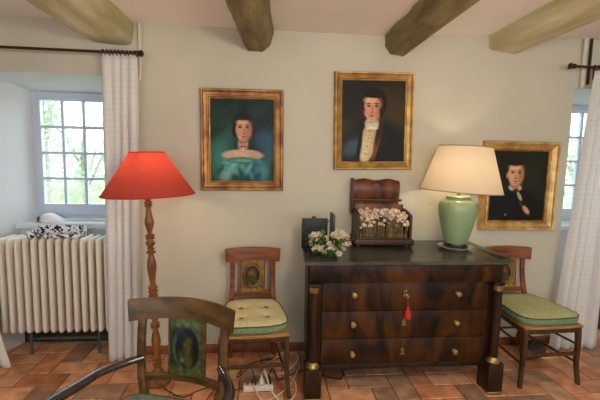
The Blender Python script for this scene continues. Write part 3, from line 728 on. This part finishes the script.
# young man in black (55 x 70)
picture('gilt framed portrait of a young man in black jacket behind the cream lamp', 1.752, 2.392, 1.008, 1.73, .08, .062, 'gilt_pale', 'gilt', 55, 70,
        [(22, 24, 14), (34, 34, 18)], [
        (42, 26, 14, 22, 0, .9, (38, 42, 24), .8), (26, 66, 25, 27, 0, .18, (15, 15, 15)), (14, 60, 8, 14, 0, .7, (24, 24, 24), .8), (40, 58, 8, 14, 0, .7, (18, 22, 20), .8),
        (24.5, 38.5, 6.2, 3.4, 6, .25, (214, 202, 180)), (25.5, 42, 3, 4, 0, .4, (24, 22, 20)), (29.5, 47, 1.5, 4.8, -28, .4, (196, 184, 150)), (37, 61, 2.2, 5, -38, .35, (212, 160, 124)), (17, 66, .8, .8, 0, .3, (180, 160, 110)), (31, 55, .7, 1.4, 0, .4, (110, 96, 60)),
        (24, 15, 8.8, 7.6, 0, .16, (34, 24, 15)), (16.6, 22, 1.6, 5, 0, .4, (34, 24, 16)), (32, 21, 1.7, 5, 0, .4, (26, 18, 12)),
        (16.2, 26.4, 1.3, 2.6, 0, .3, (190, 130, 98)), (24.2, 35, 4.8, 5, 0, .25, (176, 124, 96)),
        (24.3, 25, 7.6, 11.2, 0, .1, (220, 168, 132)), (29.6, 26, 2.8, 9, 5, .6, (164, 112, 84), .75), (22.5, 18, 5, 3, 0, .5, (234, 190, 154), .8), (24, 14.2, 7.4, 2.6, -4, .4, (38, 27, 17)),
        (21, 23.4, 1.7, .8, 0, .4, (38, 26, 20)), (27.8, 23.4, 1.7, .8, 0, .4, (36, 24, 20)), (21, 21.6, 2.3, .55, -3, .5, (60, 40, 28)), (28, 21.6, 2.3, .55, 3, .5, (58, 38, 28)),
        (24.6, 26.6, .9, 3, 0, .5, (184, 128, 98), .8), (24.5, 29.2, 1.7, .7, 0, .5, (146, 90, 68), .8), (24.4, 32, 2.3, .75, 0, .4, (170, 88, 74)), (24.4, 34, 1.8, .6, 0, .6, (168, 118, 92), .7)], 23, dy=-1.8)

# ------------------------------------------------------------------ chairs
def splat_colors(nx, ny, green, seed):
    wp, hp = 17, 25
    if green:
        bg = [(58, 66, 40), (84, 90, 56)]
        ly = [(3, 12, 4, 14, 0, .6, (26, 44, 44), .8), (8.5, 2, 9, 2.5, 0, .6, (96, 112, 76), .8), (8.5, 23, 9, 2.5, 0, .6, (92, 98, 44), .8), (8.7, 13, 7.2, 9.6, 0, .12, (96, 100, 72)), (8.7, 13, 6.4, 8.8, 0, .1, (26, 34, 30)), (7, 8, 4, 4, 0, .6, (30, 50, 56), .9),
              (9.2, 11, 2.4, 2.6, 0, .4, (96, 82, 46)), (9.2, 16, 3, 5, 0, .4, (82, 84, 40), .9), (12.5, 14, 2, 5, 0, .5, (20, 22, 16), .9), (5.6, 17, 2, 3, 0, .5, (50, 62, 44), .9), (6, 18, 1, 1, 0, .4, (130, 120, 90), .8)]
    else:
        bg = [(128, 98, 44), (164, 130, 66)]
        ly = [(8.5, 23.5, 8, 1.4, 0, .5, (176, 140, 66), .9), (8, 12.8, 7.4, 9.8, 0, .10, (72, 58, 24)), (8.4, 12.6, 6.5, 8.6, 0, .1, (178, 142, 70)), (8.2, 12.4, 5.8, 7.8, 0, .1, (40, 34, 20)), (8, 10.5, 3.2, 3.2, 0, .5, (128, 84, 48)), (8, 16, 3.6, 4, 0, .4, (70, 62, 28)), (5, 18, 2, 2, 0, .6, (110, 92, 44), .8), (11.6, 17, 1.4, 2.4, 0, .6, (110, 90, 46), .8), (3.6, 17, 2.6, 5, 0, .5, (66, 56, 24), .8)]
    return paint(nx, ny, wp, hp, bg, ly, seed, .2, .5)
def make_chair(label, loc, rz, wood, green, seed, hw=.208, bulge=.045, sx=.15, fx=.205, rx=.165, arms=False, fd=.235, group='painted splat chairs'):
    t = thing('armchair' if arms else 'dining_chair', label, 'chair', loc, rz, group)
    H = .885 if arms else .872; yt = .268; leg = 'leg_wood'
    def yr(x, bl=bulge): return yt+bl*(1-(x/hw)**2)
    # curved top rail
    b = MB(); rings = []; n = 20
    for i in range(n+1):
        x = -hw+2*hw*i/n; y = yr(x); th = .012; e = abs(x)/hw
        zb = H-.102+.006*(1-e*e); zt = H-.004*e*e
        xi = x*(1-.03)
        rings.append([(xi, y-th-.002, zb), (x, y-th+.004, zt-.006), (x, y-th+.008, zt), (x, y+th, zt), (x, y+th+.003, zt-.006), (xi, y+th-.004, zb)])
    b.loft(rings); b.build('top_rail', wood, t, smooth=40)
    zs = .43; ry = .262 if arms else .232
    for s in (-1, 1):
        b = MB()
        b.bar(smoothpath([(s*sx, yr(sx)-.004, H-.095), (s*(sx+.001), yt+.012, .66), (s*(sx+.004), ry+.02, .53), (s*rx, ry, .42), (s*rx, ry+.004, .25), (s*(rx+.008), ry+.075, 0)], 4), [.036]*12+[.038]*9, [.024]*8+[.032]*13)
        b.build('back_post', wood, t)
        b = MB(); k = .021
        pts = smoothpath([(s*fx, -fd, zs), (s*(fx+.004), -fd-.008, .3), (s*(fx+.006), -fd-.006, .16), (s*(fx+.022), -fd-.022, .0)], 4)
        b.bar(pts, [.036-.010*i/12 for i in range(13)], [.036-.010*i/12 for i in range(13)]); b.build('leg', leg, t)
    # lower back rail
    b = MB(); rings = []
    zl = .482 if arms else .505
    def yl(x): return ry+.026+bulge*.55*(1-(x/sx)**2)
    for i in range(13):
        x = -sx+2*sx*i/12; y = yl(x)
        rings.append([(x, y-.010, zl), (x, y-.012, zl+.028), (x, y-.008, zl+.034), (x, y+.010, zl+.034), (x, y+.011, zl)])
    b.loft(rings); b.build('cross_rail', wood, t)
    # painted splat
    sw = .085; z0, z1 = zl+.03, H-.096
    nx, ny = 40, 58; rows = []
    for j in range(ny):
        f = j/(ny-1); z = z1+(z0-z1)*f; row = []
        for i in range(nx):
            x = -sw+2*sw*i/(nx-1); y = (yr(x)-.008)*(1-f)+(yl(x)-.004)*f
            row.append((x, y, z))
        rows.append(row)
    cc = splat_colors(nx, ny, green, seed)
    o = MB().grid(rows).build('splat', 'panel', t, smooth=60, colors=cc)
    md = o.modifiers.new('thickness', 'SOLIDIFY'); md.thickness = .012; md.offset = 0
    for s in (-1, 1):
        MB().bar([(s*(sw+.004), yr(sw)-.006, z1+.004), (s*(sw+.004), yl(sw)-.003, z0-.004)], .012, .018).build('splat_border', wood, t)
    # seat frame and rush seat
    b = MB()
    q = [(-fx, -fd), (fx, -fd), (rx, ry), (-rx, ry)]
    for i in range(4):
        a, c = q[i], q[(i+1) % 4]
        b.bar([(a[0], a[1], .398), (c[0], c[1], .398)], .022, .036, up=(0, 0, 1))
    b.build('seat_frame', leg, t)
    b = MB(); rings = []
    for k, z, in ((.0, .412), (.018, .418), (.022, .43), (.014, .44), (-.02, .444)):
        rings.append([(-fx-k, -fd-k, z), (-fx*.5, -fd-k-.004, z), (0, -fd-k-.006, z), (fx*.5, -fd-k-.004, z), (fx+k, -fd-k, z), (rx+k*.3, ry-.012, z), (0, ry-.012, z), (-rx-k*.3, ry-.012, z)])
    b.loft(rings); b.build('seat', 'rush', t, smooth=60)
    # stretchers
    MB().tube([(-fx-.004, -fd-.006, .225), (fx+.004, -fd-.006, .225)], .010, 8, r2=.015, up=(0, 0, 1)).build('stretcher', leg, t)
    MB().tube([(-rx, ry+.01, .20), (rx, ry+.01, .20)], .009, 8).build('stretcher', leg, t)
    for s in (-1, 1):
        for z in (.16, .29):
            MB().tube([(s*(fx+.004), -fd-.004, z), (s*rx, ry+.008+max(0, .2-z)*.1, z)], .0085, 8).build('side_stretcher', leg, t)
    if arms:
        for s in (-1, 1):
            b = MB()
            pts = smoothpath([(s*(sx-.012), yt+.005, .606), (s*(sx+.04), .215, .603), (s*.302, .12, .602), (s*.3175, .025, .602), (s*.333, -.082, .604), (s*.335, -.17, .606), (s*.325, -.23, .600)], 5)
            k = len(pts)
            b.tube(pts, [.018+.014*i/(k-1) for i in range(k)], 10, r2=[.016+.006*i/(k-1) for i in range(k)], up=(0, 0, 1)); b.build('arm_rest', 'dark_walnut', t, smooth=60)
            MB().bar(smoothpath([(s*.326, -.20, .594), (s*.31, -.205, .50), (s*(fx+.01), -fd+.03, .41)], 4), .026, .026).build('arm_support', wood, t)
    return t
def make_cushion(label, loc, rz, m, fx=.21, rx=.165, fd=.235, ry=.20, h=.07, tufts=True, seed=0, skew=0.):
    t = thing('seat_cushion', label, 'cushion', loc, rz, 'seat cushions')
    def outline(a):
        # rounded trapezoid, superellipse based
        c, s = math.cos(a), math.sin(a)
        e = 2/5.
        x = math.copysign(abs(c)**e, c); y = math.copysign(abs(s)**e, s)
        yy = (ry-fd)/2+y*(ry+fd)/2+.012
        k = (y+1)/2
        return x*(fx+.02+(rx-fx)*k), yy-.02*(1-x*x)*(1 if y < 0 else 0)
    n = 72
    def top(x, y, r):
        z = h*(.80+.20*(1-r**4))+.006*noise.noise(Vector((x*9, y*9, seed)))
        if tufts:
            for tx in (-.085, .085):
                for ty in (-.11, .06):
                    z -= .02*math.exp(-((x-tx)**2+(y-ty+.01)**2)/.0022)
        return z
    b = MB(); rings = []
    R = [.02, .1, .2, .3, .4, .5, .6, .7, .8, .88, .94, .98, 1.0]
    for r in R:
        rings.append([(lambda p: (p[0]*r, p[1]*r-.035*(1-r)*0, top(p[0]*r, p[1]*r, r)-(0.004 if r == 1 else 0)))(outline(2*PI*k/n)) for k in range(n)])
    b.loft(rings); b.build('cover', m, t, smooth=80)
    b = MB(); rings = []
    for f, k in ((1.0, .985), (.75, 1.012), (.4, 1.012), (.08, .985), (0, .9)):
        rings.append([(p[0]*k, p[1]*k, (h*.80-.003)*f) for p in (outline(2*PI*q/n) for q in range(n))])
    b.loft(rings, True); b.build('boxing', 'boxing', t, smooth=80)
    MB().tube([(p[0]*1.004, p[1]*1.004, h*.80-.002+.003*noise.noise(Vector((p[0]*9, p[1]*9, seed)))) for p in (outline(2*PI*q/n) for q in range(n))], .0042, 6, closed=True).build('piping', 'piping', t, smooth=80)
    return t
make_chair('cherry wood chair with painted splat against the wall left of the chest', (-.06, 2.56, 0), math.radians(3), 'cherry', False, 5)
make_cushion('cream tufted cushion on the chair left of the chest', (-.06, 2.56, .444), math.radians(5), 'cush_cream', fx=.205, fd=.262)
make_chair('cherry wood chair standing right of the chest by the right curtain', (2.003, 2.595, 0), math.radians(2.5), 'cherry', False, 6)
make_cushion('olive green cushion on the chair right of the chest', (2.003, 2.595, .444), math.radians(2.5), 'cush_green', fx=.222, fd=.262, tufts=False, seed=2)
make_chair('dark wood armchair with green painted splat in the foreground', (-.452, 1.44, 0), math.radians(-17.7), 'walnut', True, 8,
           hw=.262, bulge=.082, sx=.207, fx=.262, rx=.186, arms=True)
make_cushion('grey green cushion on the foreground armchair', (-.452, 1.44, .444), math.radians(-17.7), 'cush_grey', fx=.25, rx=.19, ry=.19, h=.045, tufts=False, seed=4)

# ------------------------------------------------------------------ cables, power strip, bag
t = thing('power_strip', 'white power strip with red switch on the floor under the chair', 'power strip', (-.02, 2.42, 0), math.radians(2))
MB().box(-.10, .10, -.026, .026, 0, .042, .008, 3).build('housing', 'plastic', t)
MB().box(-.082, -.062, -.012, .012, .04, .05, .003).build('switch', 'red_plastic', t)
for x in (-.028, .022, .07): MB().lathe([(0, .041), (.018, .041), (.018, .043), (.014, .043), (.013, .041), (0, .0405)], (x, 0, 0), 16).build('socket', 'cable_dark', t)
def plug(label, x, m):
    R = Matrix.Rotation(math.radians(2), 3, 'Z'); p = R @ Vector((x, 0, 0))+Vector((-.02, 2.42, 0))
    o = MB().lathe([(0, .0405), (.016, .0405), (.018, .046), (.017, .07), (.008, .085), (.006, .1), (0, .1)], (0, 0, 0), 14).build('plug', m, None, (p.x, p.y, 0))
    return tag(o, label, 'plug', 'plugs in the power strip'), p
plug('black plug nearest the red switch in the power strip', -.028, 'cable_dark'); plug('white plug in the middle of the power strip', .022, 'plastic'); plug('black plug at the right end of the power strip', .07, 'cable_dark')
def cable(pts, r, m, label):
    o = MB().tube(smoothpath(pts, 8), r, 6).build('cable', m, smooth=80)
    return tag(o, label, 'cable', 'cables on the floor')
cable([(.0, 2.425, .10), (.02, 2.36, .17), (.06, 2.30, .08), (.13, 2.27, .01), (.20, 2.30, .008), (.235, 2.40, .008), (.22, 2.52, .008), (.13, 2.60, .008), (.04, 2.55, .02), (-.05, 2.48, .07), (-.04, 2.36, .04), (.02, 2.29, .008), (.12, 2.335, .02), (.2, 2.44, .025), (.26, 2.60, .02), (.29, 2.70, .012)], .005, 'cable_white', 'white cable looped around the power strip')
cable([(.20, 2.86, .008), (.10, 2.76, .03), (.02, 2.66, .02), (.08, 2.58, .01), (.2, 2.62, .02), (.275, 2.75, .03), (.25, 2.88, .01), (.12, 2.87, .008), (.0, 2.82, .008)], .005, 'cable_white', 'white cable coiled on the floor near the wall behind the power strip')
cable([(-.05, 2.422, .10), (-.08, 2.46, .14), (-.15, 2.5, .05), (-.17, 2.58, .008), (-.12, 2.70, .008), (0, 2.78, .008), (.15, 2.80, .008)], .004, 'cable_dark', 'dark cable arching from the black plug to the wall')
cable([(-.118, 2.42, .02), (-.2, 2.41, .008), (-.32, 2.46, .007), (-.42, 2.42, .007), (-.5, 2.36, .007), (-.60, 2.42, .007), (-.66, 2.46, .03)], .004, 'cable_dark', 'dark cable running from the power strip to the floor lamp')
cable([(-.38, 2.12, .007), (-.35, 2.3, .007), (-.31, 2.42, .012), (-.27, 2.52, .007), (-.26, 2.62, .007), (-.3, 2.74, .007)], .0035, 'cable_dark', 'thin dark cable crossing the tiles behind the foreground armchair')
cable([(.05, 2.42, .10), (.075, 2.46, .12), (.12, 2.5, .02), (.2, 2.56, .01), (.3, 2.62, .007), (.45, 2.54, .007), (.56, 2.50, .007), (.59, 2.6, .007), (.57, 2.75, .007)], .0045, 'cable_dark', 'dark cable running under the chest of drawers')
o = MB().box(-.06, .06, -.04, .04, 0, .05, .006).build('adapter_box', 'black', None, (.46, 2.66, 0), (0, 0, .2)); tag(o, 'small black adapter box under the left of the chest', 'adapter')
bg = thing('leather_bag', 'dark leather bag lying on the floor under the right chair', 'bag', (2.17, 2.72, 0), .35)
b = MB(); rings = []
for i in range(11):
    u = -1+i/5; k = max(.12, (1-abs(u)**3)**.5)
    rings.append([(.13*u, .07*k*math.cos(a)*(1+.06*math.sin(3*a+u)), .066+max(-.066, .07*k*math.sin(a)*(1+.15*math.sin(u*4)))*1.0) for a in (q*2*PI/16 for q in range(16))])
b.loft(rings); b.build('body', 'bag', bg, smooth=70)
MB().tube(smoothpath([(-.09, -.02, .11), (-.06, -.03, .15), (0, -.035, .165), (.06, -.03, .15), (.09, -.02, .11)], 4), .006, 6).build('strap', 'bag', bg)
MB().ball((.115, -.05, .08), .014, (1, .6, 1)).build('buckle', 'brass', bg)

# ------------------------------------------------------------------ outside
o = MB().box(-12, 14, W+TH+.1, 26, -.5, -.4).build('lawn', 'grass', smooth=0); tag(o, 'pale sunlit lawn outside the windows', 'lawn', kind='stuff')
def shrub(name, label, loc, r, h, n, seed, trunk=None):
    rnd = random.Random(seed)
    t = thing(name, label, 'tree', loc, 0, 'trees outside the windows')
    b = MB()
    for i in range(n):
        a = rnd.uniform(0, 2*PI); e = rnd.uniform(-1, 1); d = rnd.random()**.5
        c = Vector((r*d*math.cos(a)*math.sqrt(1-e*e), r*d*math.sin(a)*math.sqrt(1-e*e), h+e*r*1.1*d))
        c += Vector((noise.noise(c*1.5+Vector((seed, 0, 0))), 0, noise.noise(c*1.5)))*.4*r
        dv = Vector((rnd.uniform(-1, 1), rnd.uniform(-1, 1), rnd.uniform(-1, .4))).normalized()
        sd = dv.cross(Vector((rnd.uniform(-1, 1), rnd.uniform(-1, 1), rnd.uniform(-1, 1)))).normalized(); L = rnd.uniform(.07, .13)
        up = sd.cross(dv)
        rows = [[c+dv*L*f-sd*L*.3*math.sin(PI*(.1+.8*f)), c+dv*L*f+up*.012, c+dv*L*f+sd*L*.3*math.sin(PI*(.1+.8*f))] for f in (0, .35, .7, 1)]
        b.grid(rows)
    b.build('foliage', 'foliage', t, smooth=0)
    b = MB(); b.tube(smoothpath([(0, 0, -.4), (.03, 0, h*.4), (-.03, .02, h), (0, 0, h+r*.6)], 3), [.07*(1-.06*i) for i in range(10)], 8)
    for k in range(5):
        a = k*1.3; b.tube([(0, 0, h*.7+k*.12), (r*.35*math.cos(a), r*.35*math.sin(a), h+.2+k*.12), (r*.7*math.cos(a), r*.7*math.sin(a), h+.45+k*.12)], [.03, .02, .008], 6)
    b.build('trunk', 'bark', t)
shrub('garden_tree', 'pale green garden tree seen through the middle of the left window', (-2.95, 6.6, 0), .8, 1.3, 420, 2)
shrub('garden_tree', 'slim tree with bare trunk at the left of the left window view', (-4.4, 8.2, 0), .5, 2.3, 200, 5)
shrub('garden_tree', 'low bush seen through the lower right panes of the left window', (-2.9, 9.6, 0), .8, .6, 400, 9)
shrub('garden_tree', 'garden tree seen through the right window', (6.2, 7.0, 0), 1.1, 1.4, 700, 12)

# ------------------------------------------------------------------ light
w = bpy.data.worlds.new('sky'); SC.world = w; w.use_nodes = True
bgd = w.node_tree.nodes['Background']
bgd.inputs['Color'].default_value = (.86, .94, 1.0, 1); bgd.inputs['Strength'].default_value = 2.3
bulb('floor_lamp_bulb', (-.75, 2.555, 1.44), 2.6, (1, .70, .42))
bulb('table_lamp_bulb', (1.43, 2.645, 1.46), 3, (1, .78, .54))
bulb('room_fill', (.6, .5, 2.0), 40, (1, .84, .62), .14)  # added warm fill light out of view, no fitting hangs here
sun = bpy.data.lights.new('daylight', 'SUN'); sun.energy = 5.0; sun.color = (.70, .85, 1.0); sun.angle = math.radians(80)
so = bpy.data.objects.new('daylight', sun); COL.objects.link(so); so.location = (1, 8, 6)
so.rotation_euler = Vector((-.42, -1.0, -.55)).to_track_quat('-Z', 'Y').to_euler()

# ------------------------------------------------------------------ camera
cam = bpy.data.cameras.new('camera'); cam.sensor_width = 36; cam.lens = 380/600*36; cam.clip_start = .05
co = bpy.data.objects.new('camera', cam); COL.objects.link(co)
yaw, pit_, rol = .09656688, .10731082, .02180859
f = Vector((math.sin(yaw)*math.cos(pit_), math.cos(yaw)*math.cos(pit_), -math.sin(pit_)))
r = Vector((math.cos(yaw), -math.sin(yaw), 0)); u = r.cross(f)
c_, s_ = math.cos(rol), math.sin(rol)
r2 = r*c_+u*s_; u2 = -r*s_+u*c_
co.matrix_world = Matrix(((r2.x, u2.x, -f.x, 0), (r2.y, u2.y, -f.y, 0), (r2.z, u2.z, -f.z, 1.55), (0, 0, 0, 1)))
SC.camera = co
SC.view_settings.view_transform = 'Standard'; SC.view_settings.look = 'None'; SC.view_settings.gamma = 1
SC.view_settings.use_curve_mapping = False; SC.view_settings.exposure = 0.46
